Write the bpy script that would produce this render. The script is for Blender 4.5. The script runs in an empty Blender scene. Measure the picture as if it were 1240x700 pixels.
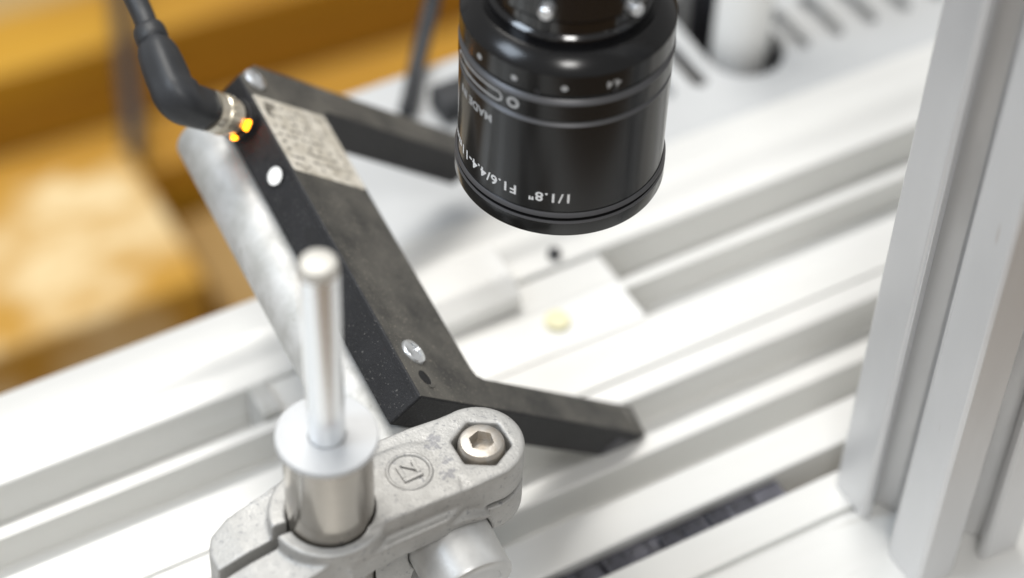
import bpy, bmesh, math, random
from mathutils import Vector, Matrix

random.seed(7)
SC = bpy.context.scene
COL = SC.collection
MM = 0.001
rad = math.radians

# ------------------------------------------------------------------ camera
FPX = 2670.0                       # focal length in pixels of a 1240 px wide frame
PITCH, AZ, ROLL = rad(47), rad(61), rad(2.5)
CAM = Vector((0, 0, 430))          # millimetres; z = 0 is the top of the conveyor rails
HEAD = Vector((math.cos(AZ), math.sin(AZ), 0))
SIDE = Vector((math.sin(AZ), -math.cos(AZ), 0))
FWD = HEAD * math.cos(PITCH) - Vector((0, 0, math.sin(PITCH)))
DOWN0 = -(HEAD * math.sin(PITCH) + Vector((0, 0, math.cos(PITCH))))
RIGHT = SIDE * math.cos(ROLL) - DOWN0 * math.sin(ROLL)
DOWN = SIDE * math.sin(ROLL) + DOWN0 * math.cos(ROLL)

def un(px, py, depth):
    return CAM + (FWD + RIGHT * ((px - 620) / FPX) + DOWN * ((py - 350) / FPX)) * depth

def unz(px, py, z):
    d = FWD + RIGHT * ((px - 620) / FPX) + DOWN * ((py - 350) / FPX)
    return CAM + d * ((z - CAM.z) / d.z)

cd = bpy.data.cameras.new('camera')
cam = bpy.data.objects.new('camera', cd)
COL.objects.link(cam)
up = -DOWN
cam.matrix_world = Matrix((
    (RIGHT.x, up.x, -FWD.x, CAM.x * MM),
    (RIGHT.y, up.y, -FWD.y, CAM.y * MM),
    (RIGHT.z, up.z, -FWD.z, CAM.z * MM),
    (0, 0, 0, 1)))
cd.sensor_width = 36
cd.lens = FPX / 1240 * 36
cd.clip_start = 0.01
cd.clip_end = 50
cd.dof.use_dof = True
cd.dof.focus_distance = 0.474
cd.dof.aperture_fstop = 5.8
SC.camera = cam

# ------------------------------------------------------------------ light
world = bpy.data.worlds.new('World')
SC.world = world
world.use_nodes = True
bg = world.node_tree.nodes['Background']
bg.inputs['Color'].default_value = (1.0, 0.99, 0.97, 1)
bg.inputs['Strength'].default_value = 0.44

def area(name, loc, target, size, power, color, size_y=None):
    l = bpy.data.lights.new(name, 'AREA')
    l.energy = power
    l.color = color
    l.size = size
    if size_y:
        l.shape = 'RECTANGLE'
        l.size_y = size_y
    o = bpy.data.objects.new(name, l)
    COL.objects.link(o)
    o.location = loc
    o.rotation_euler = (Vector(target) - Vector(loc)).to_track_quat('-Z', 'Y').to_euler()
    return o

area('ceiling_lamp', (0.1, 0.95, 1.5), (0.15, 0.32, 0), 1.0, 19, (1.0, 0.975, 0.93), 0.5)
area('window_light', (-0.90, 0.50, 1.21), (0.16, 0.3, 0.1), 0.46, 9, (0.76, 0.87, 1.0), 0.46)
area('work_lamp', (-0.17, -0.44, 1.41), (0.17, 0.3, 0.05), 0.26, 7, (1.0, 0.98, 0.95))

SC.view_settings.view_transform = 'Standard'
SC.view_settings.look = 'None'
SC.view_settings.exposure = 0.08
SC.view_settings.gamma = 1
SC.cycles.use_denoising = True
SC.cycles.max_bounces = 8

# ------------------------------------------------------------------ materials
def mat(name, base, rough=0.5, metal=0.0, var=0.0, scale=0.1, base2=None, bump=0.0, bscale=1.0,
        speck=None, sscale=2.0, samount=0.62, coat=0.0, rvar=0.0, aniso=None, spec=0.5, ramp=(0.36, 0.66)):
    """procedural principled material; scales are in cycles per millimetre"""
    m = bpy.data.materials.new(name)
    m.use_nodes = True
    nt = m.node_tree
    N, L = nt.nodes, nt.links
    b = N['Principled BSDF']
    b.inputs['Roughness'].default_value = rough
    b.inputs['Metallic'].default_value = metal
    b.inputs['Coat Weight'].default_value = coat
    b.inputs['Specular IOR Level'].default_value = spec
    b.inputs['Base Color'].default_value = (*base, 1)
    tc = N.new('ShaderNodeTexCoord')
    mp = N.new('ShaderNodeMapping')
    L.new(tc.outputs['Object'], mp.inputs['Vector'])
    mp.inputs['Scale'].default_value = aniso or (1, 1, 1)
    def noise(sc, det=4, ro=0.6):
        n = N.new('ShaderNodeTexNoise')
        n.inputs['Scale'].default_value = sc * 1000
        n.inputs['Detail'].default_value = det
        n.inputs['Roughness'].default_value = ro
        L.new(mp.outputs['Vector'], n.inputs['Vector'])
        return n
    col = None
    if var or base2:
        n = noise(scale)
        r = N.new('ShaderNodeValToRGB')
        r.color_ramp.elements[0].position = ramp[0]
        r.color_ramp.elements[1].position = ramp[1]
        b2 = base2 or tuple(c * (1 - var) for c in base)
        r.color_ramp.elements[0].color = (*b2, 1)
        r.color_ramp.elements[1].color = (*base, 1)
        L.new(n.outputs['Fac'], r.inputs['Fac'])
        col = r.outputs['Color']
    if speck:
        n = noise(sscale, 2, 0.7)
        r = N.new('ShaderNodeValToRGB')
        r.color_ramp.elements[0].position = samount
        r.color_ramp.elements[1].position = min(1, samount + 0.10)
        r.color_ramp.elements[0].color = (0, 0, 0, 1)
        r.color_ramp.elements[1].color = (1, 1, 1, 1)
        L.new(n.outputs['Fac'], r.inputs['Fac'])
        mx = N.new('ShaderNodeMixRGB')
        L.new(r.outputs['Color'], mx.inputs['Fac'])
        if col: L.new(col, mx.inputs['Color1'])
        else: mx.inputs['Color1'].default_value = (*base, 1)
        mx.inputs['Color2'].default_value = (*speck, 1)
        col = mx.outputs['Color']
    if col:
        L.new(col, b.inputs['Base Color'])
    if rvar:
        n = noise(scale * 2.3)
        mr = N.new('ShaderNodeMapRange')
        mr.inputs['From Min'].default_value = 0.3
        mr.inputs['From Max'].default_value = 0.7
        mr.inputs['To Min'].default_value = max(0.02, rough - rvar)
        mr.inputs['To Max'].default_value = min(1, rough + rvar)
        L.new(n.outputs['Fac'], mr.inputs['Value'])
        L.new(mr.outputs['Result'], b.inputs['Roughness'])
    if bump:
        n = noise(bscale, 3)
        bp = N.new('ShaderNodeBump')
        bp.inputs['Strength'].default_value = bump
        bp.inputs['Distance'].default_value = 0.0003
        L.new(n.outputs['Fac'], bp.inputs['Height'])
        L.new(bp.outputs['Normal'], b.inputs['Normal'])
    return m

def emit(name, color, strength):
    m = mat(name, color, 0.4)
    b = m.node_tree.nodes['Principled BSDF']
    b.inputs['Emission Color'].default_value = (*color, 1)
    b.inputs['Emission Strength'].default_value = strength
    return m

M_RAIL = mat('anodised_aluminium_rail', (0.78, 0.778, 0.76), 0.40, 0.22, 0.0, 0.03, base2=(0.70, 0.698, 0.675), aniso=(0.12, 1, 1), rvar=0.10,
             bump=0.06, bscale=0.5, speck=(0.42, 0.40, 0.36), sscale=0.14, samount=0.70)
M_POST = mat('anodised_aluminium_post', (0.70, 0.70, 0.70), 0.42, 0.35, 0.05, 0.05, bump=0.02, bscale=2,
             speck=(0.34, 0.26, 0.19), sscale=0.12, samount=0.72, rvar=0.08, aniso=(1, 1, 0.25))
M_PLATE = mat('grey_painted_plate', (0.53, 0.54, 0.545), 0.45, 0.1, 0.06, 0.02)
M_WHITE = mat('white_plastic', (0.88, 0.88, 0.86), 0.45, 0.0, 0.03, 0.05)
M_CAST = mat('cast_aluminium', (0.45, 0.445, 0.43), 0.50, 0.38, 0.0, 0.16, base2=(0.40, 0.395, 0.38), bump=0.45, bscale=1.6,
             speck=(0.27, 0.27, 0.275), sscale=0.9, samount=0.60, rvar=0.10)
M_GALV = mat('galvanised_tube', (0.60, 0.60, 0.59), 0.55, 0.3, 0.0, 0.12, base2=(0.44, 0.44, 0.42), bump=0.12, bscale=1.0,
             speck=(0.33, 0.32, 0.29), sscale=0.28, samount=0.66, rvar=0.1)
M_STUD = mat('machined_aluminium', (0.58, 0.58, 0.57), 0.38, 0.45, 0.15, 0.15, bump=0.1, bscale=1.2)
M_STEEL = mat('turned_steel', (0.37, 0.345, 0.31), 0.20, 0.95, 0.08, 0.25, aniso=(1, 1, 12), rvar=0.06)
M_CHROME = mat('polished_rod', (0.90, 0.92, 0.94), 0.26, 0.8)
M_NUT = mat('nickel_brass', (0.80, 0.74, 0.62), 0.28, 0.85, 0.1, 0.5)
M_TIP = mat('dull_rod_end', (0.66, 0.64, 0.59), 0.5, 0.3, 0.15, 0.3)
M_ZINC = mat('zinc_screw', (0.80, 0.82, 0.84), 0.28, 0.8, 0.1, 0.5)
M_BOLT = mat('bolt_steel', (0.52, 0.50, 0.47), 0.36, 0.7, 0.0, 0.4, base2=(0.42, 0.37, 0.31), bump=0.1, bscale=2)
M_DISC = mat('nylon_washer', (0.50, 0.51, 0.52), 0.38, 0.05, 0.06, 0.2)
M_DUST = mat('dusty_black_housing', (0.112, 0.106, 0.093), 0.62, 0.0, 0.0, 0.075, base2=(0.042, 0.041, 0.038), bump=0.5, bscale=1.7,
             speck=(0.27, 0.245, 0.20), sscale=1.7, samount=0.61)
M_BLACK = mat('black_housing', (0.022, 0.022, 0.024), 0.48, 0.0, 0.4, 0.06, spec=0.3, bump=0.5, bscale=2.6,
              speck=(0.19, 0.185, 0.175), sscale=2.2, samount=0.645)
M_RUB = mat('black_rubber', (0.028, 0.030, 0.034), 0.48, 0.0, 0.3, 0.15, bump=0.1, bscale=2)
M_PAPER = mat('grimy_paper_label', (0.78, 0.74, 0.66), 0.6, 0.0, 0.0, 0.25, base2=(0.52, 0.48, 0.40), speck=(0.20, 0.18, 0.15), sscale=0.45, samount=0.62)
M_TIPW = mat('dusty_window', (0.20, 0.19, 0.17), 0.5, 0.0, 0.5, 0.3)
M_TIPP = mat('grey_patch', (0.075, 0.075, 0.085), 0.45, 0.0, 0.4, 0.2)
M_INK = mat('faded_ink', (0.20, 0.18, 0.15), 0.7, 0.0, 0.4, 0.6)
M_LENS = mat('black_anodised_barrel', (0.0075, 0.0075, 0.008), 0.20, 0.0, 0.1, 0.2, spec=0.36, speck=(0.10, 0.10, 0.10), sscale=0.8, samount=0.80)
M_GLOSS = mat('black_gloss', (0.006, 0.006, 0.007), 0.13, 0.0, spec=0.6)
M_GROOVE = mat('worn_edge', (0.05, 0.05, 0.055), 0.28, 0.4)
M_PRINT = mat('white_print', (0.80, 0.81, 0.82), 0.6)
M_GPRINT = mat('grey_print', (0.42, 0.43, 0.44), 0.6)
M_GLASS = mat('coated_glass', (0.01, 0.012, 0.03), 0.03, 0.0, coat=1.0)
M_LED = emit('amber_led', (1.0, 0.33, 0.01), 6.0)
M_HOLE = mat('bright_bush', (0.86, 0.86, 0.84), 0.5)
M_PIT = mat('black_stain_and_shade', (0.008, 0.008, 0.009), 0.7)
M_CHAIN = mat('dark_chain_steel', (0.15, 0.15, 0.18), 0.35, 0.5, 0.0, 0.12, base2=(0.035, 0.035, 0.04))
M_YELLOW = mat('yellow_part', (0.88, 0.84, 0.56), 0.4, 0.0, 0.08, 0.5)
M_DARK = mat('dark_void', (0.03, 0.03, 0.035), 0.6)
M_WBEAM = mat('varnished_yellow_beam', (0.66, 0.36, 0.025), 0.5, 0.0, 0.0, 0.012, base2=(0.42, 0.20, 0.012), aniso=(0.2, 1, 1))
M_WTAN = mat('pale_wood', (0.50, 0.34, 0.14), 0.65, 0.0, 0.0, 0.012, base2=(0.32, 0.18, 0.045), aniso=(0.3, 1, 1))
M_WBROWN = mat('shade_brown_wood', (0.22, 0.115, 0.03), 0.65, 0.0, 0.0, 0.010, base2=(0.14, 0.065, 0.015), aniso=(0.2, 1, 1))
M_OSB = mat('chipboard', (0.82, 0.64, 0.36), 0.65, 0.0, 0.0, 0.022, base2=(0.52, 0.27, 0.03), aniso=(0.7, 1, 1), ramp=(0.42, 0.60))
M_FLOOR = mat('workshop_floor', (0.22, 0.13, 0.05), 0.7, 0.0, 0.3, 0.01)

# ------------------------------------------------------------------ mesh helpers (all in millimetres, world axes)
def bm_new(): return bmesh.new()

def add_box(bm, lo, hi, T=None):
    vs = [bm.verts.new((x, y, z)) for x in (lo[0], hi[0]) for y in (lo[1], hi[1]) for z in (lo[2], hi[2])]
    for f in ((0, 1, 3, 2), (4, 6, 7, 5), (0, 4, 5, 1), (2, 3, 7, 6), (0, 2, 6, 4), (1, 5, 7, 3)):
        bm.faces.new([vs[i] for i in f])
    if T is not None: bmesh.ops.transform(bm, matrix=T, verts=vs)
    return vs

def add_prism(bm, poly, z0, z1, T=None):
    a = [bm.verts.new((x, y, z0)) for x, y in poly]
    b = [bm.verts.new((x, y, z1)) for x, y in poly]
    n = len(poly)
    bm.faces.new(list(reversed(a)))
    bm.faces.new(b)
    for i in range(n):
        bm.faces.new((a[i], a[(i + 1) % n], b[(i + 1) % n], b[i]))
    if T is not None: bmesh.ops.transform(bm, matrix=T, verts=a + b)
    return a + b

def add_lathe(bm, prof, seg=96, T=None, closed=False):
    """prof: (radius, z) from bottom to top; radius 0 gives a pole"""
    rings = []
    for r, z in prof:
        if r <= 1e-6: rings.append([bm.verts.new((0, 0, z))])
        else: rings.append([bm.verts.new((r * math.cos(2 * math.pi * i / seg), r * math.sin(2 * math.pi * i / seg), z)) for i in range(seg)])
    pairs = list(zip(rings, rings[1:]))
    if closed: pairs.append((rings[-1], rings[0]))
    for a, b in pairs:
        for i in range(seg):
            j = (i + 1) % seg
            if len(a) == 1 and len(b) == 1: continue
            if len(a) == 1: bm.faces.new((a[0], b[j], b[i]))
            elif len(b) == 1: bm.faces.new((a[i], a[j], b[0]))
            else: bm.faces.new((a[i], a[j], b[j], b[i]))
    vs = [v for r in rings for v in r]
    if T is not None: bmesh.ops.transform(bm, matrix=T, verts=vs)
    return vs

def add_cyl(bm, r, z0, z1, seg=64, T=None):
    return add_lathe(bm, [(0, z0), (r, z0), (r, z1), (0, z1)], seg, T)

def catmull(pts, n=8):
    P = [Vector(p) for p in pts]
    P = [P[0] * 2 - P[1]] + P + [P[-1] * 2 - P[-2]]
    out = []
    for i in range(1, len(P) - 2):
        for k in range(n):
            t = k / n
            a, b, c, d = P[i - 1:i + 3]
            out.append(0.5 * ((2 * b) + (c - a) * t + (2 * a - 5 * b + 4 * c - d) * t * t + (3 * b - a - 3 * c + d) * t ** 3))
    out.append(P[-2])
    return out

def add_tube(bm, pts, radii, seg=32):
    pts = [Vector(p) for p in pts]
    if not isinstance(radii, (list, tuple)): radii = [radii] * len(pts)
    t0 = (pts[1] - pts[0]).normalized()
    n = t0.orthogonal().normalized()
    rings = []
    for i, p in enumerate(pts):
        t = (pts[min(i + 1, len(pts) - 1)] - pts[max(i - 1, 0)]).normalized()
        n = (n - t * n.dot(t)).normalized()
        b = t.cross(n)
        rings.append([bm.verts.new(p + (n * math.cos(2 * math.pi * k / seg) + b * math.sin(2 * math.pi * k / seg)) * radii[i]) for k in range(seg)])
    for a, c in zip(rings, rings[1:]):
        for k in range(seg):
            bm.faces.new((a[k], a[(k + 1) % seg], c[(k + 1) % seg], c[k]))
    bm.faces.new(list(reversed(rings[0])))
    bm.faces.new(rings[-1])

def frame(origin, z, x=None):
    """matrix with local z along the given axis"""
    z = Vector(z).normalized()
    x = Vector(x) if x is not None else z.orthogonal()
    x = (x - z * x.dot(z)).normalized()
    y = z.cross(x)
    o = Vector(origin)
    return Matrix(((x.x, y.x, z.x, o.x), (x.y, y.y, z.y, o.y), (x.z, y.z, z.z, o.z), (0, 0, 0, 1)))

def evaluated(ob):
    dg = bpy.context.evaluated_depsgraph_get()
    dg.update()
    me = bpy.data.meshes.new_from_object(ob.evaluated_get(dg))
    return me

def bm_to_tmp(bm):
    bmesh.ops.recalc_face_normals(bm, faces=bm.faces)
    me = bpy.data.meshes.new('tmp'); bm.to_mesh(me); bm.free()
    ob = bpy.data.objects.new('tmp', me); COL.objects.link(ob)
    return ob

def solid(bm, cuts=(), voxel=None, smooth=0, pre=None):
    """overlapping shells fused, cut and (for castings) re-meshed with soft edges"""
    ob = bm_to_tmp(bm)
    tmp = [ob]
    if pre:
        md = ob.modifiers.new('r', 'REMESH'); md.mode = 'VOXEL'; md.voxel_size = pre
        me = evaluated(ob); ob.modifiers.clear(); ob.data = me
    for c in cuts:
        co = bm_to_tmp(c); tmp.append(co)
        md = ob.modifiers.new('b', 'BOOLEAN'); md.operation = 'DIFFERENCE'; md.solver = 'EXACT'; md.object = co
    if voxel:
        md = ob.modifiers.new('r2', 'REMESH'); md.mode = 'VOXEL'; md.voxel_size = voxel
        if smooth:
            md = ob.modifiers.new('s', 'SMOOTH'); md.factor = 0.5; md.iterations = smooth
    me = evaluated(ob)
    out = bmesh.new(); out.from_mesh(me)
    for t in tmp: bpy.data.objects.remove(t)
    return out

# ------------------------------------------------------------------ object helpers
def tag(o, label, cat, group=None):
    o['label'] = label; o['category'] = cat
    if group: o['group'] = group
    return o

def thing(name, loc, label, cat, group=None):
    o = bpy.data.objects.new(name, None)
    o.empty_display_size = 0.01
    COL.objects.link(o)
    o.location = Vector(loc) * MM
    o['base'] = list(loc)
    return tag(o, label, cat, group)

def base_of(o):
    while o.parent is not None: o = o.parent
    return Vector(o['base']) if 'base' in o else o.location / MM

def obj(name, bm, material, parent=None, bevel=0.0, angle=35, loc=None, seg=2, recalc=True):
    if recalc: bmesh.ops.recalc_face_normals(bm, faces=bm.faces)
    off = base_of(parent) if parent is not None else Vector(loc or (0, 0, 0))
    for v in bm.verts: v.co = (v.co - off) * MM
    me = bpy.data.meshes.new(name)
    bm.to_mesh(me); bm.free()
    for p in me.polygons: p.use_smooth = True
    me.set_sharp_from_angle(angle=rad(angle))
    mats = material if isinstance(material, (list, tuple)) else [material]
    for m in mats: me.materials.append(m)
    o = bpy.data.objects.new(name, me)
    COL.objects.link(o)
    if parent is not None: o.parent = parent
    else:
        o.location = off * MM
        o['base'] = list(off)
    if bevel:
        md = o.modifiers.new('bevel', 'BEVEL')
        md.width = bevel * MM; md.segments = seg; md.limit_method = 'ANGLE'; md.angle_limit = rad(30)
        md.harden_normals = False
    return o

def rail_T(skew=2.3):
    """conveyor axes: local x runs along the rails, local y = distance from the camera side, pivot at (200, 300)"""
    return Matrix.Translation((200, 300, 0)) @ Matrix.Rotation(rad(skew), 4, 'Z') @ Matrix.Translation((-200, -300, 0))
RT = rail_T()

def slotted(v0, v1, ztop, zbot, slots):
    """outline (v, z) of an extruded profile with open slots (v0, v1, depth, undercut) in its top"""
    out = [(v0, zbot), (v0, ztop)]
    for a, b, d, uc in slots:
        lip = min(2.0, d * 0.45)
        out += [(a, ztop), (a, ztop - lip)]
        if uc: out += [(a - uc, ztop - lip), (a - uc, ztop - d), (b + uc, ztop - d), (b + uc, ztop - lip)]
        else: out += [(a, ztop - d), (b, ztop - d)]
        out += [(b, ztop - lip), (b, ztop)]
    out += [(v1, ztop), (v1, zbot)]
    return out

def rail(name, poly, x0, x1, m, label, cat, group=None, bevel=0.5):
    bm = bm_new()
    # polygon lies in (y, z); extrude along x
    T = RT @ Matrix(((0, 0, 1, 0), (1, 0, 0, 0), (0, 1, 0, 0), (0, 0, 0, 1)))
    add_prism(bm, poly, x0, x1, T)
    o = obj(name, bm, m, None, bevel, loc=(200, poly[0][0], poly[0][1]))
    return tag(o, label, cat, group)

# ------------------------------------------------------------------ setting
bm = bm_new(); add_box(bm, (-3000, -3000, -440), (4000, 4000, -430))
g = obj('ground', bm, M_FLOOR); g['kind'] = 'structure'

# ---- conveyor rails, near to far
rail('base_profile', [(170, -30), (170, 0)] + [(246.4, 0), (246.4, -1.6), (248.6, -1.6), (248.6, 0)] + [(259.2, 0), (259.2, -30)],
     -150, 520, M_RAIL, 'wide flat aluminium profile that the upright post stands on', 'aluminium profile', None, 0.3)
rail('slotted_rail', slotted(266, 310, 0, -32, [(277.5, 286, 13, 0), (291.7, 303, 14, 1.5)]), -150, 620, M_RAIL,
     'double slotted aluminium rail running beside the dark chain gap', 'aluminium rail', None, 0.5)
rail('slotted_rail', slotted(310.6, 351, 0, -32, [(325.5, 337.0, 11, 0), (340, 351.01, 13, 0)])[:-4] + [(351, -13), (351, -32)], -150, 620, M_RAIL,
     'aluminium rail under the bright white cover plate', 'aluminium rail', None, 0.4)
ridge = [(351.3, -32), (351.3, 1.5), (357.5, 1.8)] + [(357.5 + 9 * k / 6, 1.8 + 2.2 * math.sin(math.pi * k / 12)) for k in range(1, 7)] + [(372, 3.2), (379, 1.0), (379, -32)]
rail('guide_rail', ridge, -150, 620, M_RAIL, 'smooth cream aluminium guide rail with rounded top beside the vented grey plate', 'aluminium rail', None, 0.6)

# ---- roller chain in the gap
ch = thing('drive_chain', (200, 263.3, -6), 'dark steel chain lying in the narrow gap between two rails', 'chain')
bm = bm_new(); add_box(bm, (0, 259.5, -12), (224, 265.7, -3.0), RT); obj('gap_shade_strip', bm, M_CHAIN, ch)  # dark strip added under the links so the gap reads as shade
link = bm_new()
add_box(link, (-3.4, -2.5, -2.2), (3.4, 2.5, 2.2))
lm = None
for i in range(27):
    p = RT @ Vector((20 + i * 7.4 + random.uniform(-.5, .5), 262.6 + random.uniform(-.3, .3), -4.4 + (0.7 if i % 2 else 0)))
    if lm is None:
        o = obj('link', link.copy(), M_CHAIN, None, 0.8); o['base'] = [0, 0, 0]
        lm = o.data
        del o['base']
    else:
        o = bpy.data.objects.new('link', lm); COL.objects.link(o)
        md = o.modifiers.new('bevel', 'BEVEL'); md.width = 0.0008; md.segments = 2
    o.parent = ch
    o.location = (p - Vector((200, 263.3, -6))) * MM
    o.rotation_euler = (rad(random.uniform(-14, 14)), rad(random.uniform(-10, 10)), rad(2.3 + random.uniform(-9, 9)))
    o.scale = (random.uniform(0.65, 1.15), random.uniform(0.8, 1.05), random.uniform(0.75, 1.1))
link.free()

# ---- white cover plate, guide block and the small yellow part
bm = bm_new(); add_box(bm, (124, 325.2, 0.15), (222.5, 339.6, 0.7), RT)
tag(obj('cover_plate', bm, M_WHITE, None, 0.5, loc=(173, 333, 0)), 'bright white plastic plate lying across the rail under the lens', 'plate')
bm = bm_new(); add_prism(bm, [(343.2, 0.25), (343.2, 5.0), (348.5, 9.2), (360, 9.2), (360, 4.3), (351, 4.3), (351, 0.25)], 146, 195,
    RT @ Matrix(((0, 0, 1, 0), (1, 0, 0, 0), (0, 1, 0, 0), (0, 0, 0, 1))))
gbm = bm_new(); add_box(gbm, (124.2, 339.9, -12.9), (223.5, 351.2, 0.12), RT)
tag(obj('slot_filler', gbm, M_RAIL, None, 0.4, loc=(173, 345, -13)), 'pale flush strip filling the rail slot between cover plate and guide rail', 'filler strip')
gb = thing('guide_block', RT @ Vector((170, 350, 0)), 'white plastic guide block sitting on the rail beside the sensor body', 'block')
obj('body', bm, M_WHITE, gb, 0.7)
bm = bm_new(); add_box(bm, (157.5, 342.7, 1.2), (158.6, 343.5, 4.6), RT); obj('slit_mark', bm, M_GROOVE, gb)
bm = bm_new(); add_lathe(bm, [(0, 0.75), (3.0, 0.75), (3.4, 1.0), (3.4, 1.9), (3.1, 2.3), (0, 2.5)], 40, Matrix.Translation((199.3, 334.3, 0)))
tag(obj('inspected_part', bm, M_YELLOW, None, loc=(199.3, 334.3, 2)), 'small pale yellow round part on the white plate', 'part')
bm = bm_new(); add_lathe(bm, [(0, 1.85), (2.0, 1.85), (2.0, 3.2), (1.4, 3.8), (0, 3.9)], 6, Matrix.Translation((209.5, 355.4, 0)))
tag(obj('set_screw', bm, M_DARK, None, loc=(209.5, 355.4, 1.8)), 'tiny dark screw on the cream guide rail below the lens', 'screw')
bm = bm_new(); add_box(bm, (119, 340.5, -12.9), (124, 350.8, 2.4), RT)
tag(obj('end_stop', bm, M_GALV, None, 0.4, loc=(121, 346, 0)), 'small grey stop block closing the rail slot behind the tube', 'stop block')

# ---- vented plate beyond the rails
pl = thing('vented_plate', (290, 410, -2), 'light grey metal plate with slots and a round opening beyond the rails', 'plate')
bm = bm_new(); add_box(bm, (160, 380, -4), (520, 441, -1), RT)
cuts = []
c = bm_new()
for x in (275.5, 287, 323.5, 336, 348.5, 361, 373.5):
    T = Matrix.Translation((x, 402 if x > 300 else 402, 0))
    r0 = 2.7
    poly = [(r0 * math.cos(rad(a)), (13 if a < 180 else -3) + r0 * math.sin(rad(a))) for a in list(range(0, 181, 30)) + list(range(180, 361, 30))]
    cc = bm_new(); add_prism(cc, poly, -8, 6, RT @ T); cuts.append(cc)
poly = [(12.5 * math.cos(rad(a)), (20 if a < 180 else 0) + 12.5 * math.sin(rad(a))) for a in list(range(0, 181, 12)) + list(range(180, 361, 12))]
cc = bm_new(); add_prism(cc, poly, -8, 6, Matrix.Translation((302, 409, 0))); cuts.append(cc)
c.free()
obj('sheet', solid(bm, cuts), M_PLATE, pl, 0.0)
bm = bm_new(); add_box(bm, (160, 381, -9), (286.5, 438, -6), RT); add_box(bm, (318.5, 379, -9), (520, 438, -6), RT)
obj('bottom_tray', bm, M_PLATE, pl)
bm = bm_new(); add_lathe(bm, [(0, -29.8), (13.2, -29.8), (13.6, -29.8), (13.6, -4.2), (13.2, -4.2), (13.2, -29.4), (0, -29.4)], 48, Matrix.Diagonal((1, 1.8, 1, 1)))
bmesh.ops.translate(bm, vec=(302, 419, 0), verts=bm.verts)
obj('hole_shade_cup', bm, M_DARK, pl)  # cup added to keep the opening black, shade put into its colour
bm = bm_new(); add_box(bm, (160, 438.2, -29.9), (520, 441, -4.1), RT)
obj('rear_flange', bm, M_PLATE, pl)
bm = bm_new(); add_lathe(bm, [(0, -29.3), (6, -29.3), (8.2, -26), (8.5, -20), (8.5, 30), (8.0, 60), (0, 60)], 48, Matrix.Translation((303.5, 413, 0)))
tag(obj('white_cylinder', bm, M_WHITE, None, loc=(303.5, 413, -29)), 'white round cylinder standing in the dark opening of the plate', 'cylinder')
bm = bm_new(); add_box(bm, (211, 416, -0.9), (232, 426, 7), RT)
tag(obj('black_block', bm, M_RUB, None, 1.0, loc=(220, 421, -0.9)), 'black box on the grey plate behind the lens', 'box')
bm = bm_new()
add_tube(bm, catmull([(198, 424, 1.8), (203, 431, 1.9), (209, 440, 3), (218, 451, 9), (226, 459, 22), (234, 466, 45), (240, 472, 80)], 8), 2.6, 16)
tag(obj('black_cable', bm, M_RUB, None, loc=(207, 428, 0)), 'thin black cable rising from the grey plate beside the black box', 'cable')

# ---- upright aluminium post (30 mm square, 8 mm slots)
def post_outline(x0, y0, w=30.0, s=8.4, lip=2.2, inner=16.0, depth=9.0):
    side = []
    a, b, ia, ib = (w - s) / 2, (w + s) / 2, (w - inner) / 2, (w + inner) / 2
    side = [(0.8, 0), (a - 0.9, 0), (a - 0.5, 0.5), (a, 0.5), (a, lip), (ia, lip), (ia, lip + 3.0), (a + 0.6, depth), (b - 0.6, depth), (ib, lip + 3.0), (ib, lip), (b, lip), (b, 0.5), (b + 0.5, 0.5), (b + 0.9, 0), (w - 0.8, 0)]
    out = []
    for k in range(4):
        for (u, v) in side:
            p = {0: (u, v), 1: (w - v, u), 2: (w - u, w - v), 3: (v, w - u)}[k]
            out.append((x0 + p[0], y0 + p[1]))
    return out
def stretch(poly): return [(x, 221.8 + (y - 226.4) * 36.0 / 30) for x, y in poly]
po = thing('aluminium_post', (252, 242, 0.1), 'upright anodised aluminium post with a deep slot in each face', 'aluminium post')
bm = bm_new(); add_prism(bm, stretch(post_outline(236.4, 226.4)), 0.1, 420)
obj('extrusion', bm, M_POST, po, 0.25)

# ---- wooden things far below on the left
def plank(name, x0, x1, y0, y1, z0, z1, m, label, cat, group=None, rot=4, bevel=2):
    bm = bm_new(); add_box(bm, (x0, y0, z0), (x1, y1, z1), Matrix.Translation((x0, y0, 0)) @ Matrix.Rotation(rad(rot), 4, 'Z') @ Matrix.Translation((-x0, -y0, 0)))
    o = obj(name, bm, m, None, bevel, loc=((x0 + x1) / 2, (y0 + y1) / 2, z0))
    return tag(o, label, cat, group)
plank('wooden_plank', 0, 560, 600, 650, -429, -352, M_WBROWN, 'dark brown strip added for the shaded gap between the rails and the chipboard box', 'wooden plank', rot=1)  # plank added as a dark band, the gap's shade in its colour
plank('wooden_box', 20, 208, 657, 754, -429, -300, M_OSB, 'pale mottled chipboard box behind the rails', 'wooden box', rot=1)
plank('wooden_board', 222, 520, 654, 745, -429, -345, M_WTAN, 'tan wooden board to the right of the chipboard box', 'wooden board', rot=1)
plank('wooden_beam', 0, 700, 760, 796, -429, -318, M_WBEAM, 'orange wooden beam right behind the pale chipboard box', 'wooden beam', rot=-1)
plank('wooden_plank', 0, 700, 800, 832, -429, -350, M_WTAN, 'dull brown plank between the two orange beams', 'wooden plank', rot=-1)
plank('wooden_beam', -50, 800, 836, 880, -429, -300, M_WBEAM, 'yellow wooden beam farthest behind the chipboard box', 'wooden beam', rot=-1)
plank('wooden_plank', -50, 900, 890, 1000, -429, -330, M_WTAN, 'light plank beyond the farthest yellow beam', 'wooden plank', rot=-1)
bm = bm_new()
add_tube(bm, catmull([(206, 757, -428), (207, 756, -320), (214, 770, -300), (232, 830, -285), (245, 872, -270), (252, 890, -240)], 6), 5, 14)
tag(obj('black_hose', bm, M_RUB, None, loc=(207, 757, -429)), 'dark hose lying across the wooden beams', 'hose')

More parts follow.
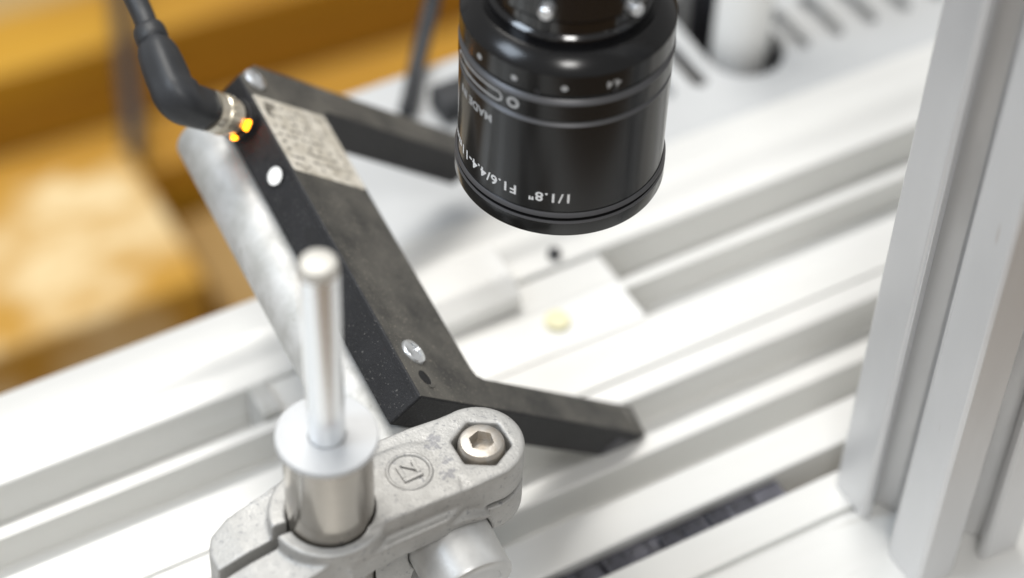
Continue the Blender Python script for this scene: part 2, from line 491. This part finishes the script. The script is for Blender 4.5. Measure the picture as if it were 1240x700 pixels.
# ------------------------------------------------------------------ lens
LC = un(677, 196, 485)
ln = thing('camera_lens', LC, 'black machine vision lens pointing down with white lettering around its rim', 'lens')
LT = Matrix.Translation(LC)
def lens_part(name, prof, m, parent=ln, seg=160):
    bm = bm_new(); add_lathe(bm, prof, seg, LT)
    return obj(name, bm, m, parent, angle=24)
lens_part('front_ring', [(20.2, 6.5), (20.2, 0.0), (22.2, 0.0), (22.9, 0.25), (23.05, 0.7), (23.05, 4.0), (22.75, 4.5), (22.35, 4.65), (22.35, 5.2), (22.85, 5.4), (23.0, 5.6), (22.8, 6.1), (22.4, 6.5), (22.3, 6.6)], M_LENS)
lens_part('front_glass', [(0, 4.0), (8, 4.5), (14, 5.6), (20.3, 6.4)], M_GLASS)
lens_part('barrel', [(22.2, 6.2), (22.3, 6.6), (22.45, 6.9), (22.45, 31.15), (21.6, 32.0), (21.5, 32.3)], M_LENS)
lens_part('zoom_ring', [(21.9, 32.1), (22.3, 32.3), (22.6, 32.7), (22.6, 37.1), (22.4, 37.35), (21.7, 37.95), (21.4, 38.5)], M_LENS)
lens_part('iris_ring', [(21.4, 38.3), (21.4, 38.9), (22.2, 39.2), (22.5, 39.6), (22.5, 44.6), (22.3, 45.0), (19.6, 47.3), (18.6, 47.8), (17.2, 47.8)], M_LENS)
lens_part('neck', [(17.3, 47.7), (17.3, 49.6), (16.7, 50.2), (16.4, 50.4), (16.4, 53.5), (17.6, 54.3), (18.2, 55.2), (18.2, 63), (17.6, 64), (15.5, 66), (14.5, 66.5), (14.5, 90), (0, 90)], M_GLOSS)

M_EDGE = mat('highlight_edge', (0.10, 0.10, 0.105), 0.36, 0.5)  # paler rings: highlight lines along the ring edges, put into the colour
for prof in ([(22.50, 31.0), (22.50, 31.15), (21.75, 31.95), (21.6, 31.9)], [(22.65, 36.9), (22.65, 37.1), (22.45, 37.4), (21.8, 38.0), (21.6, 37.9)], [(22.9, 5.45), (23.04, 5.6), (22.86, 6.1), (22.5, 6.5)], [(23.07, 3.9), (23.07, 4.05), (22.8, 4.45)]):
    lens_part('highlight_ring', prof, M_EDGE)
def on_barrel(phi, z, r):
    d = -HEAD * math.cos(phi) + SIDE * math.sin(phi)
    return LC + d * r + Vector((0, 0, z)), d

def wrap(bm2, phi0, zc, r):
    """bend a flat (x, y) print round the barrel, upside down as in the photograph"""
    for v in bm2.verts:
        p, _ = on_barrel(phi0 - v.co.x / r, zc - v.co.y, r)
        v.co = p

def text_bm(s, size, spacing=1.0):
    cu = bpy.data.curves.new('t', 'FONT'); cu.body = s; cu.size = size; cu.space_character = spacing
    cu.resolution_u = 4; cu.offset = 0.08
    ob = bpy.data.objects.new('t', cu); COL.objects.link(ob)
    me = evaluated(ob); bpy.data.objects.remove(ob)
    b = bmesh.new(); b.from_mesh(me)
    bmesh.ops.triangulate(b, faces=b.faces)
    return b

def lettering(name, s, size, phi0, zc, r, m, parent, spacing=1.0):
    b = text_bm(s, size, spacing); wrap(b, phi0, zc, r)
    return obj(name, b, m, parent, recalc=False)

def ring2d(r0, r1, n=32, cx=0, cy=0, stretch=0.0):
    b = bm_new()
    ins, outs = [], []
    for i in range(n):
        a = 2 * math.pi * i / n + 1e-4
        ox = cx + (stretch if math.cos(a) > 0 else 0)
        outs.append(b.verts.new((ox + r1 * math.cos(a), cy + r1 * math.sin(a), 0)))
        if r0: ins.append(b.verts.new((ox + r0 * math.cos(a), cy + r0 * math.sin(a), 0)))
    if r0:
        for i in range(n): b.faces.new((outs[i], outs[(i + 1) % n], ins[(i + 1) % n], ins[i]))
    else: b.faces.new(outs)
    return b

lettering('lettering', '1/1.8"  F1.6/4.4-11mm', 3.55, rad(7), 12.0, 22.49, M_PRINT, ln, 1.12)
lettering('lettering', 'MADE IN', 2.9, rad(-41), 28.3, 22.49, M_GPRINT, ln, 1.05)
b = ring2d(0.75, 1.45); wrap(b, rad(-28), 35.0, 22.64); obj('ring_mark', b, M_GPRINT, ln, recalc=False)
b = ring2d(0.95, 1.45, 32, stretch=14)
bmesh.ops.subdivide_edges(b, edges=[e for e in b.edges if e.calc_length() > 5], cuts=24, use_grid_fill=True)
wrap(b, rad(-38), 35.0, 22.64); obj('slot_mark', b, M_GPRINT, ln, recalc=False)
for a in (-52, -28, -1):
    b = ring2d(0, 0.72, 20); wrap(b, rad(a), 41.6, 22.54); obj('index_dot', b, M_GPRINT, ln, recalc=False)
lettering('lettering', '4.4', 2.6, rad(29), 42.6, 22.54, M_GPRINT, ln)
for a, z in ((-15, 39.9), (26, 39.9)):
    p, d = on_barrel(rad(a), z, 22.35)
    bm = bm_new(); add_lathe(bm, [(0.38, 0.0), (0.38, 0.28), (0.6, 0.34), (0.6, 0)], 16, frame(p, d)); obj('pin_hole', bm, M_GROOVE, ln)
for a, z in ((-14, 58.5), (40, 57)):
    p, d = on_barrel(rad(a), z, 18.0)
    bm = bm_new(); add_lathe(bm, [(0, 3.0), (1.2, 3.0), (1.5, 2.6), (1.5, 0), (0, 0)], 24, frame(p, d)); obj('thumb_screw', bm, M_ZINC, ln)

# ------------------------------------------------------------------ fork sensor
def rot_zyx(a, b, c):
    return Matrix.Rotation(c, 3, 'Z') @ Matrix.Rotation(b, 3, 'Y') @ Matrix.Rotation(a, 3, 'X')
SM = rot_zyx(rad(13.67), rad(42.32), rad(10.47))
P0 = un(510, 480, 477)
ST = Matrix.Translation(P0) @ SM.to_4x4()      # local: x along the arms, y along the body away from the camera, z = out of the top face
sen = thing('fork_sensor', ST @ Vector((14, 50, -10.4)), 'dusty black fork shaped light barrier with two arms and a printed label', 'sensor')
TH = 10.4
U = [(0, 0), (94.5, -0.2), (95.8, 9.4), (31, 9.2), (28.6, 10.0), (28, 12), (28, 90.5), (29, 92.4), (31, 93), (95.5, 93.4), (95.5, 103), (9, 103), (0, 97)]
bm = bm_new(); add_prism(bm, U, -TH, 0, ST)
bm.faces.ensure_lookup_table()
topn = SM @ Vector((0, 0, 1))
bm.normal_update()
for f in bm.faces: f.material_index = 0
bmesh.ops.recalc_face_normals(bm, faces=bm.faces)
for f in bm.faces:
    if f.normal.dot(topn) > 0.9: f.material_index = 1
hs = obj('housing', bm, [M_BLACK, M_DUST], sen, 0.55, seg=3)
# narrow lid seam between the top cover and the body
bm = bm_new(); add_box(bm, (-0.06, 1.0, -1.75), (0.3, 96, -1.5), ST); obj('seam', bm, M_PIT, hs)
# optical window at the arm tip
bm = bm_new(); add_prism(bm, [(90.2, 3.2), (91.6, 3.2), (92.6, 7.6), (89.2, 7.8)], 0.02, 0.10, ST); obj('arm_window', bm, M_TIPW, hs)
bm = bm_new(); add_box(bm, (84.0, -0.38, -9.4), (91.5, -0.1, -2.6), ST); obj('tip_patch', bm, M_TIPP, hs, 0.08)
# label with smudged print
bm = bm_new()
LP = [(0.9, 66.6), (26.2, 66.4), (26.9, 67.0), (24.4, 90.0), (23.6, 90.6), (1.2, 90.6), (0.5, 90.0)]
LP = [(1.0, 66.5), (26.6, 66.5), (27.2, 67.2), (27.2, 90), (26.6, 90.6), (1.0, 90.6), (0.5, 90.0), (0.5, 67.1)]
add_prism(bm, LP, 0.03, 0.16, ST); lab = obj('label_plate', bm, M_PAPER, sen)
bm = bm_new()
for row in range(9):
    y = 88.2 - row * 2.4
    x = 2.5 + (6.5 if row < 3 else 0)
    while x < 24.5:
        w = random.uniform(0.5, 1.9)
        if random.random() < 0.62:
            add_box(bm, (x, y - random.uniform(0.2, 0.6), 0.17), (x + w, y + random.uniform(0.2, 0.5), 0.19), ST)
        x += w + random.uniform(0.3, 0.9)
for i in range(5):
    for j in range(5):
        if random.random() < 0.6:
            add_box(bm, (2.3 + i * 1.0, 84.2 + j * 1.0, 0.17), (3.2 + i * 1.0, 85.1 + j * 1.0, 0.19), ST)
obj('print', bm, M_INK, lab)
# screws: a pan head with cross recess at the lower end, one at the upper corner
def pan_screw(x, y, r):
    T = ST @ Matrix.Translation((x, y, 0))
    bm = bm_new()
    add_lathe(bm, [(0, 0.02), (r, 0.02), (r, 0.35), (r * 0.94, 0.75), (r * 0.75, 1.05), (r * 0.4, 1.25), (0, 1.3)], 40, T)
    cs = []
    for k in (0.4, 0.4 + math.pi / 2):
        c = bm_new(); add_box(c, (-r * 0.55, -r * 0.13, 0.55), (r * 0.55, r * 0.13, 2), T @ Matrix.Rotation(k, 4, 'Z')); cs.append(c)
    return obj('screw', solid(bm, cs), M_ZINC, sen, angle=30)
pan_screw(6.6, 13.2, 3.3)
pan_screw(5.2, 96.6, 3.1)
# dent below the lower screw, shade of its hollow painted as a dark disc
bm = bm_new(); add_cyl(bm, 2.0, 0.01, 0.05, 32, ST @ Matrix.Translation((5.9, 6.0, 0))); obj('dent', bm, M_PIT, hs)
bm = bm_new()
pts_o = [(2.5 * math.cos(rad(a)), 2.5 * math.sin(rad(a))) for a in range(-100, 61, 10)]
pts_i = [(0.55 + 1.75 * math.cos(rad(a)), 0.2 + 1.9 * math.sin(rad(a))) for a in range(60, -101, -10)]
add_prism(bm, [(6.0 + x * 1.0, 5.6 + y) for x, y in pts_o + [(x - 0.9, y) for x, y in pts_i]], 0.02, 0.22, ST)
obj('dent_rim', bm, M_DUST, hs, 0.05)
# bright bush and stain on the long side face (local -x)
T = ST @ Matrix.Translation((0, 68.8, -4.9)) @ Matrix.Rotation(rad(-90), 4, 'Y')
bm = bm_new(); add_lathe(bm, [(2.25, 0.0), (2.3, 0.25), (2.8, 0.3), (2.95, 0.0)], 36, T); bu = obj('bush', bm, M_BLACK, sen)
bm = bm_new(); add_lathe(bm, [(0, 0.06), (2.27, 0.06), (2.27, 0.0)], 36, T); obj('bush_window', bm, M_HOLE, bu)
bm = bm_new()
for k in range(14):
    a, rr = random.uniform(0, 6.28), random.uniform(0, 2.0)
    q = random.uniform(0.7, 1.5)
    add_prism(bm, [(q * random.uniform(.7, 1.2) * math.cos(t * 0.9), q * random.uniform(.7, 1.2) * math.sin(t * 0.9)) for t in range(7)], 0.010 + 0.004 * k, 0.012 + 0.004 * k,
              ST @ Matrix.Translation((0, 49.8 + rr * 1.2 * math.sin(a), -4.0 + rr * math.cos(a))) @ Matrix.Rotation(rad(-90), 4, 'Y'))
obj('stain', bm, M_PIT, hs)
bm = bm_new(); add_box(bm, (-0.08, 73.9, -5.9), (0.2, 74.5, -3.6), ST); obj('scratch_mark', bm, M_PIT, hs)
# status light ring at the socket
X_OUT = SM @ Vector((-1, 0, 0))
SK = ST @ Vector((0, 86.3, -5.0))
KT = frame(SK, X_OUT, SM @ Vector((0, 1, 0)))
bm = bm_new(); add_lathe(bm, [(2.9, 0.0), (4.9, 0.0), (4.9, 2.9), (4.5, 3.3), (2.9, 3.3)], 48, KT, closed=True); sk = obj('socket', bm, M_BLACK, sen)
for a0, a1 in ((142, 156), (192, 222)):
    bm = bm_new()
    n = 8
    ins, outs = [], []
    for i in range(n + 1):
        a = rad(a0 + (a1 - a0) * i / n)
        for lst, r in ((ins, 4.45), (outs, 5.2)):
            lst.append([bm.verts.new((r * math.cos(a), r * math.sin(a), z)) for z in (3.0, 4.1)])
    for i in range(n):
        A, B, Cc, Dd = ins[i], outs[i], outs[i + 1], ins[i + 1]
        bm.faces.new((A[1], B[1], Cc[1], Dd[1])); bm.faces.new((B[0], Cc[0], Cc[1], B[1])); bm.faces.new((A[0], A[1], Dd[1], Dd[0]))
    bm.faces.new((ins[0][0], outs[0][0], outs[0][1], ins[0][1])); bm.faces.new((ins[n][0], ins[n][1], outs[n][1], outs[n][0]))
    bmesh.ops.transform(bm, matrix=KT, verts=bm.verts)
    o = obj('status_light', bm, M_LED, sen); o['label'] = 'glowing amber status light by the plug'

# ------------------------------------------------------------------ angled plug and its cable
e1 = SM @ Vector((0, -1, 0)); e3 = SM @ Vector((0, 0, -1))
UPD = (-e1 * 1.0 - e3 * 0.12).normalized()
plug = thing('cable_plug', SK + X_OUT * 4.2, 'angled black rubber plug with metal nut screwed into the sensor', 'plug')
bm = bm_new()
prof = [(2.8, 4.2), (4.0, 4.2), (4.4, 4.5), (4.4, 6.3), (4.7, 6.5), (4.7, 9.0), (4.3, 9.3), (4.3, 9.8), (4.9, 10.1), (4.9, 12.6), (2.8, 12.6)]
add_lathe(bm, prof, 48, KT)
nut = obj('nut', bm, M_NUT, plug, angle=25)
bm = bm_new()
for k in range(20):
    a = 2 * math.pi * k / 20
    T = KT @ Matrix.Rotation(a, 4, 'Z')
    add_box(bm, (4.6, -0.3, 6.7), (4.95, 0.3, 8.8), T)
obj('knurl', bm, M_NUT, nut)
A = SK + X_OUT * 12.4
def squircle_tube(bm, pts, radii, k=0.06, seg=48):
    ref = SM @ Vector((0, 0, 1))
    rings = []
    for i, p in enumerate(pts):
        t = (pts[min(i + 1, len(pts) - 1)] - pts[max(i - 1, 0)]).normalized()
        side = X_OUT.cross(UPD).normalized()
        o2 = t.cross(side).normalized()
        ring = []
        for q in range(seg):
            a = 2 * math.pi * q / seg
            r = radii[i] * (1 - k * math.cos(4 * a))
            ring.append(bm.verts.new(p + (side * math.cos(a) + o2 * math.sin(a)) * r))
        rings.append(ring)
    for a, c in zip(rings, rings[1:]):
        for q in range(seg): bm.faces.new((a[q], a[(q + 1) % seg], c[(q + 1) % seg], c[q]))
    bm.faces.new(list(reversed(rings[0]))); bm.faces.new(rings[-1])
pts, rr = [], []
for d, r in ((0, 4.2), (0.5, 4.6), (3, 4.7), (6.0, 4.8)): pts.append(A + X_OUT * d); rr.append(r)
K0, rb = A + X_OUT * 6.0, 4.4
for k in range(1, 9):
    a = math.pi / 2 * k / 8
    pts.append(K0 + X_OUT * rb * math.sin(a) + UPD * rb * (1 - math.cos(a))); rr.append(4.8 + 0.5 * math.sin(math.pi * k / 8))
K1 = K0 + X_OUT * rb + UPD * rb
for d, r in ((2.0, 4.85), (6.0, 4.7), (9.5, 4.4), (11.6, 3.8), (12.4, 3.3)): pts.append(K1 + UPD * d); rr.append(r)
bm = bm_new(); squircle_tube(bm, pts, rr)
obj('elbow', bm, M_RUB, plug, angle=50)
E0 = K1 + UPD * 12
bm = bm_new(); add_tube(bm, [E0, E0 + UPD * 0.5, E0 + UPD * 1.6, E0 + UPD * 3.6, E0 + UPD * 4.6, E0 + UPD * 5.2], [3.0, 3.6, 3.8, 3.7, 3.4, 2.4], 32)
obj('strain_relief', bm, M_RUB, plug, angle=50)
bm = bm_new()
cab = catmull([E0 + UPD * 4.5, E0 + UPD * 10, E0 + UPD * 18 + Vector((0, 0, 2)) - SIDE * 1.0, E0 + UPD * 30 + Vector((0, 0, 8)) - SIDE * 3, E0 + UPD * 46 + Vector((0, 0, 22)) - SIDE * 6, E0 + UPD * 60 + Vector((0, 0, 50)) - SIDE * 8], 8)
add_tube(bm, cab, 2.55, 24)
obj('cable', bm, M_RUB, plug, angle=60)

# ------------------------------------------------------------------ round support tube that carries the sensor
TC = ST @ Vector((8.6, 0, -(TH + 9.0)))
R_T = 9.0
tube = thing('support_tube', TC, 'mottled grey round support tube running under the sensor into the clamp', 'tube')
bm = bm_new(); TT = frame(TC, e1)
add_lathe(bm, [(5.6, 16), (8.6, 16), (R_T, 15.6), (R_T, -97), (8.2, -97.6), (5.6, -97.6)], 96, TT, closed=True)
obj('pipe', bm, M_GALV, tube, angle=30)
bm = bm_new(); add_box(bm, (9, 30, -TH - 3.2), (26, 70, -TH - 0.05), ST); obj('saddle', bm, M_CAST, tube, 0.4)

# ------------------------------------------------------------------ cast clamp
BX, BY = 137.6, 258.6
SX, SY = 102.1, 256.8
B1 = unz(542, 652, 49.5); BT = frame(B1, e1)
cl = thing('rod_clamp', (115, 258, 30), 'cast aluminium rod clamp with split jaw, round emblem and recessed socket bolt', 'clamp')
def circ(cx, cy, r, n=48, a0=0, a1=360): return [(cx + r * math.cos(rad(a0 + (a1 - a0) * i / n)), cy + r * math.sin(rad(a0 + (a1 - a0) * i / n))) for i in range(n)]
up_ = bm_new()
add_prism(up_, circ(BX - 0.6, BY + 0.6, 10.0), 59.0, 68.0)
add_prism(up_, [(104, 248.0), (136, 249.2), (137.5, 268.9), (126, 269.3), (104, 268.8)], 59.0, 67.7)
vs = add_prism(up_, [(105, 248.6), (128, 248.9), (131, 258), (129, 263), (123, 265.4), (105, 265.0)], 60.0, 68.5)   # raised pad
for v in vs:
    if v.co.z > 65 and v.co.x > 120: v.co.z = 67.95
add_prism(up_, circ(SX, SY + 0.8, 12.6), 52.0, 67.2)
add_prism(up_, [(101, 244.4), (112, 246.0), (124, 246.6), (130, 249.5), (130, 256), (101, 256)], 57.5, 63.0)                       # ledge along the front
add_cyl(up_, 11.9, -20, 3.0, 64, BT)                                                                                # saddle over the stud
jaw = [(79.5, 246.0), (77.4, 249), (77.2, 263), (79.0, 266.4), (83.5, 268.4), (96, 269.6), (104, 269), (104, 246), (83, 245.0)]
vs = add_prism(up_, jaw, 40.0, 66.5)
for v in vs:
    if v.co.z > 60: v.co.z = 66.5 - max(0, (97 - v.co.x)) * 0.36
up_c = []
c = bm_new(); add_cyl(c, 9.25, 30, 80, 64, Matrix.Translation((SX, SY, 0))); up_c.append(c)
c = bm_new(); add_box(c, (70, 255.7, 30), (95, 258.1, 80)); up_c.append(c)
c = bm_new(); add_prism(c, circ(BX, BY, 6.45, 6, 31, 391), 62.6, 80); up_c.append(c)
c = bm_new(); add_cyl(c, R_T + 0.15, -80, 80, 64, TT); up_c.append(c)
c = bm_new(); add_cyl(c, 9.75, -80, 80, 64, BT); up_c.append(c)
c = bm_new(); add_box(c, (104.5, 230, 20), (170, 290, 57.4)); up_c.append(c)
uh = obj('upper_half', solid(up_, up_c, voxel=0.28, smooth=12, pre=0.36), M_CAST, cl, angle=60)
lo_ = bm_new()
add_prism(lo_, circ(BX - 0.6, BY + 0.6, 9.9), 49.5, 57.1)
add_prism(lo_, [(112, 251.5), (136, 250.5), (137.5, 268.6), (112, 268.4)], 42.0, 57.1)
add_prism(lo_, [(99, 250.5), (124, 250.9), (126, 266.5), (99, 266.6)], 30.0, 51.2)
lo_c = []
c = bm_new(); add_cyl(c, R_T + 0.15, -80, 80, 64, TT); lo_c.append(c)
c = bm_new(); add_cyl(c, 9.25, 20, 80, 64, Matrix.Translation((SX, SY, 0))); lo_c.append(c)
c = bm_new(); add_cyl(c, 9.6, -80, 80, 64, BT); lo_c.append(c)
lh = obj('lower_half', solid(lo_, lo_c, voxel=0.30, smooth=5, pre=0.38), M_CAST, cl, angle=60)
bm = bm_new(); add_lathe(bm, [(0, -14), (9.3, -14), (9.3, 11.6), (9.0, 12.4), (8.3, 12.8), (6.4, 12.8), (6.1, 12.4), (0, 12.4)], 96, BT)
obj('stud', bm, M_STUD, cl, angle=30)
# bolt with hex socket
bm = bm_new()
add_lathe(bm, [(0, 62.7), (5.0, 62.7), (5.05, 63.0), (5.05, 67.5), (4.85, 68.2), (4.4, 68.7), (3.6, 68.85), (0, 68.85)], 64, Matrix.Translation((BX, BY, 0)))
c = bm_new(); add_prism(c, circ(BX, BY, 2.75, 6, 20, 380), 66.0, 75)
bl = obj('socket_bolt', solid(bm, [c]), M_BOLT, cl, angle=30)
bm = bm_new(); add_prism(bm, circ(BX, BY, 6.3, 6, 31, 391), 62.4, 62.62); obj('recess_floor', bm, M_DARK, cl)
# emblem: raised ring round a square block letter
EM = Matrix.Translation((120.6, 258.2, 68.42)) @ Matrix.Rotation(rad(4), 4, 'Z')
bm = bm_new(); add_lathe(bm, [(4.1, -0.3), (4.3, 0.08), (4.6, 0.17), (4.9, 0.08), (5.1, -0.3)], 64, EM)
em = obj('emblem', bm, M_CAST, cl, angle=60)
bm = bm_new()
add_prism(bm, [(-2.3, -2.3), (2.2, -2.3), (2.2, -1.3), (-2.3, -1.2)], -0.3, 0.28, EM)
add_prism(bm, [(-2.3, -1.2), (-1.3, -1.22), (-1.2, 2.0), (-2.2, 2.2)], -0.3, 0.26, EM)
add_prism(bm, [(1.2, -1.28), (2.2, -1.3), (2.3, 2.2), (1.3, 1.9)], -0.3, 0.24, EM)
add_prism(bm, [(-1.2, 2.0), (-0.5, 2.3), (1.3, 0.4), (1.3, -0.5)], -0.3, 0.27, EM)
obj('emblem_letter', bm, M_CAST, em, 0.15)
# blue-grey ink smudges between emblem and bolt, as stains in the casting's own material
M_TOP = M_CAST.copy(); M_TOP.name = 'cast_aluminium_smudged'
nt = M_TOP.node_tree; N, L = nt.nodes, nt.links
bs = N['Principled BSDF']
src = bs.inputs['Base Color'].links[0].from_socket
tc = [n for n in N if n.type == 'TEX_COORD'][0]
def nd(t, **kw):
    n = N.new(t)
    for k, v in kw.items(): setattr(n, k, v)
    return n
fac = None
for (cx, cy, rr_) in ((128.6, 263.4, 3.6), (128.6, 257.6, 3.4), (127.8, 254.2, 3.2)):
    vm = nd('ShaderNodeVectorMath', operation='DISTANCE')
    L.new(tc.outputs['Object'], vm.inputs[0]); vm.inputs[1].default_value = ((cx - 115) * MM, (cy - 258) * MM, (68 - 30) * MM)
    mr = nd('ShaderNodeMapRange'); L.new(vm.outputs['Value'], mr.inputs['Value'])
    mr.inputs['From Min'].default_value = 0; mr.inputs['From Max'].default_value = rr_ * MM
    mr.inputs['To Min'].default_value = 1; mr.inputs['To Max'].default_value = 0
    if fac is None: fac = mr.outputs['Result']
    else:
        mm_ = nd('ShaderNodeMath', operation='MAXIMUM'); L.new(fac, mm_.inputs[0]); L.new(mr.outputs['Result'], mm_.inputs[1]); fac = mm_.outputs[0]
nz = nd('ShaderNodeTexNoise'); nz.inputs['Scale'].default_value = 800; nz.inputs['Detail'].default_value = 3
L.new(tc.outputs['Object'], nz.inputs['Vector'])
ad = nd('ShaderNodeMath', operation='MULTIPLY_ADD'); L.new(fac, ad.inputs[0]); ad.inputs[1].default_value = 0.35; L.new(nz.outputs['Fac'], ad.inputs[2])
st = nd('ShaderNodeMapRange'); L.new(ad.outputs[0], st.inputs['Value'])
st.inputs['From Min'].default_value = 0.70; st.inputs['From Max'].default_value = 0.80
st.inputs['To Min'].default_value = 0; st.inputs['To Max'].default_value = 0.75
mx = nd('ShaderNodeMixRGB'); L.new(st.outputs['Result'], mx.inputs['Fac']); L.new(src, mx.inputs['Color1']); mx.inputs['Color2'].default_value = (0.23, 0.23, 0.245, 1)
L.new(mx.outputs['Color'], bs.inputs['Base Color'])
uh.data.materials[0] = M_TOP

# ------------------------------------------------------------------ rod on its steel sleeve
rod = thing('steel_rod', (SX, SY, 34), 'shiny steel rod standing on a steel sleeve with a pale washer', 'rod')
RTm = Matrix.Translation((SX, SY, 0))
bm = bm_new(); add_lathe(bm, [(0, 34), (9.0, 34), (9.1, 34.3), (9.1, 90.3), (8.9, 90.5), (0, 90.5)], 96, RTm); obj('sleeve', bm, M_STEEL, rod, angle=30)
bm = bm_new(); add_lathe(bm, [(3.9, 90.55), (10.1, 90.55), (10.35, 90.8), (10.35, 91.7), (10.1, 92.0), (3.9, 92.0)], 96, RTm, closed=True); obj('washer', bm, M_DISC, rod, angle=30)
bm = bm_new(); add_lathe(bm, [(0, 90.6), (3.75, 90.6), (3.75, 138.6), (0, 138.6)], 64, RTm); obj('shaft', bm, M_CHROME, rod, angle=30)
bm = bm_new(); add_lathe(bm, [(0, 138.62), (3.76, 138.62), (3.76, 140.2), (3.3, 141.1), (2.6, 141.4), (0, 141.4)], 64, RTm); obj('tip', bm, M_TIP, rod, angle=30)
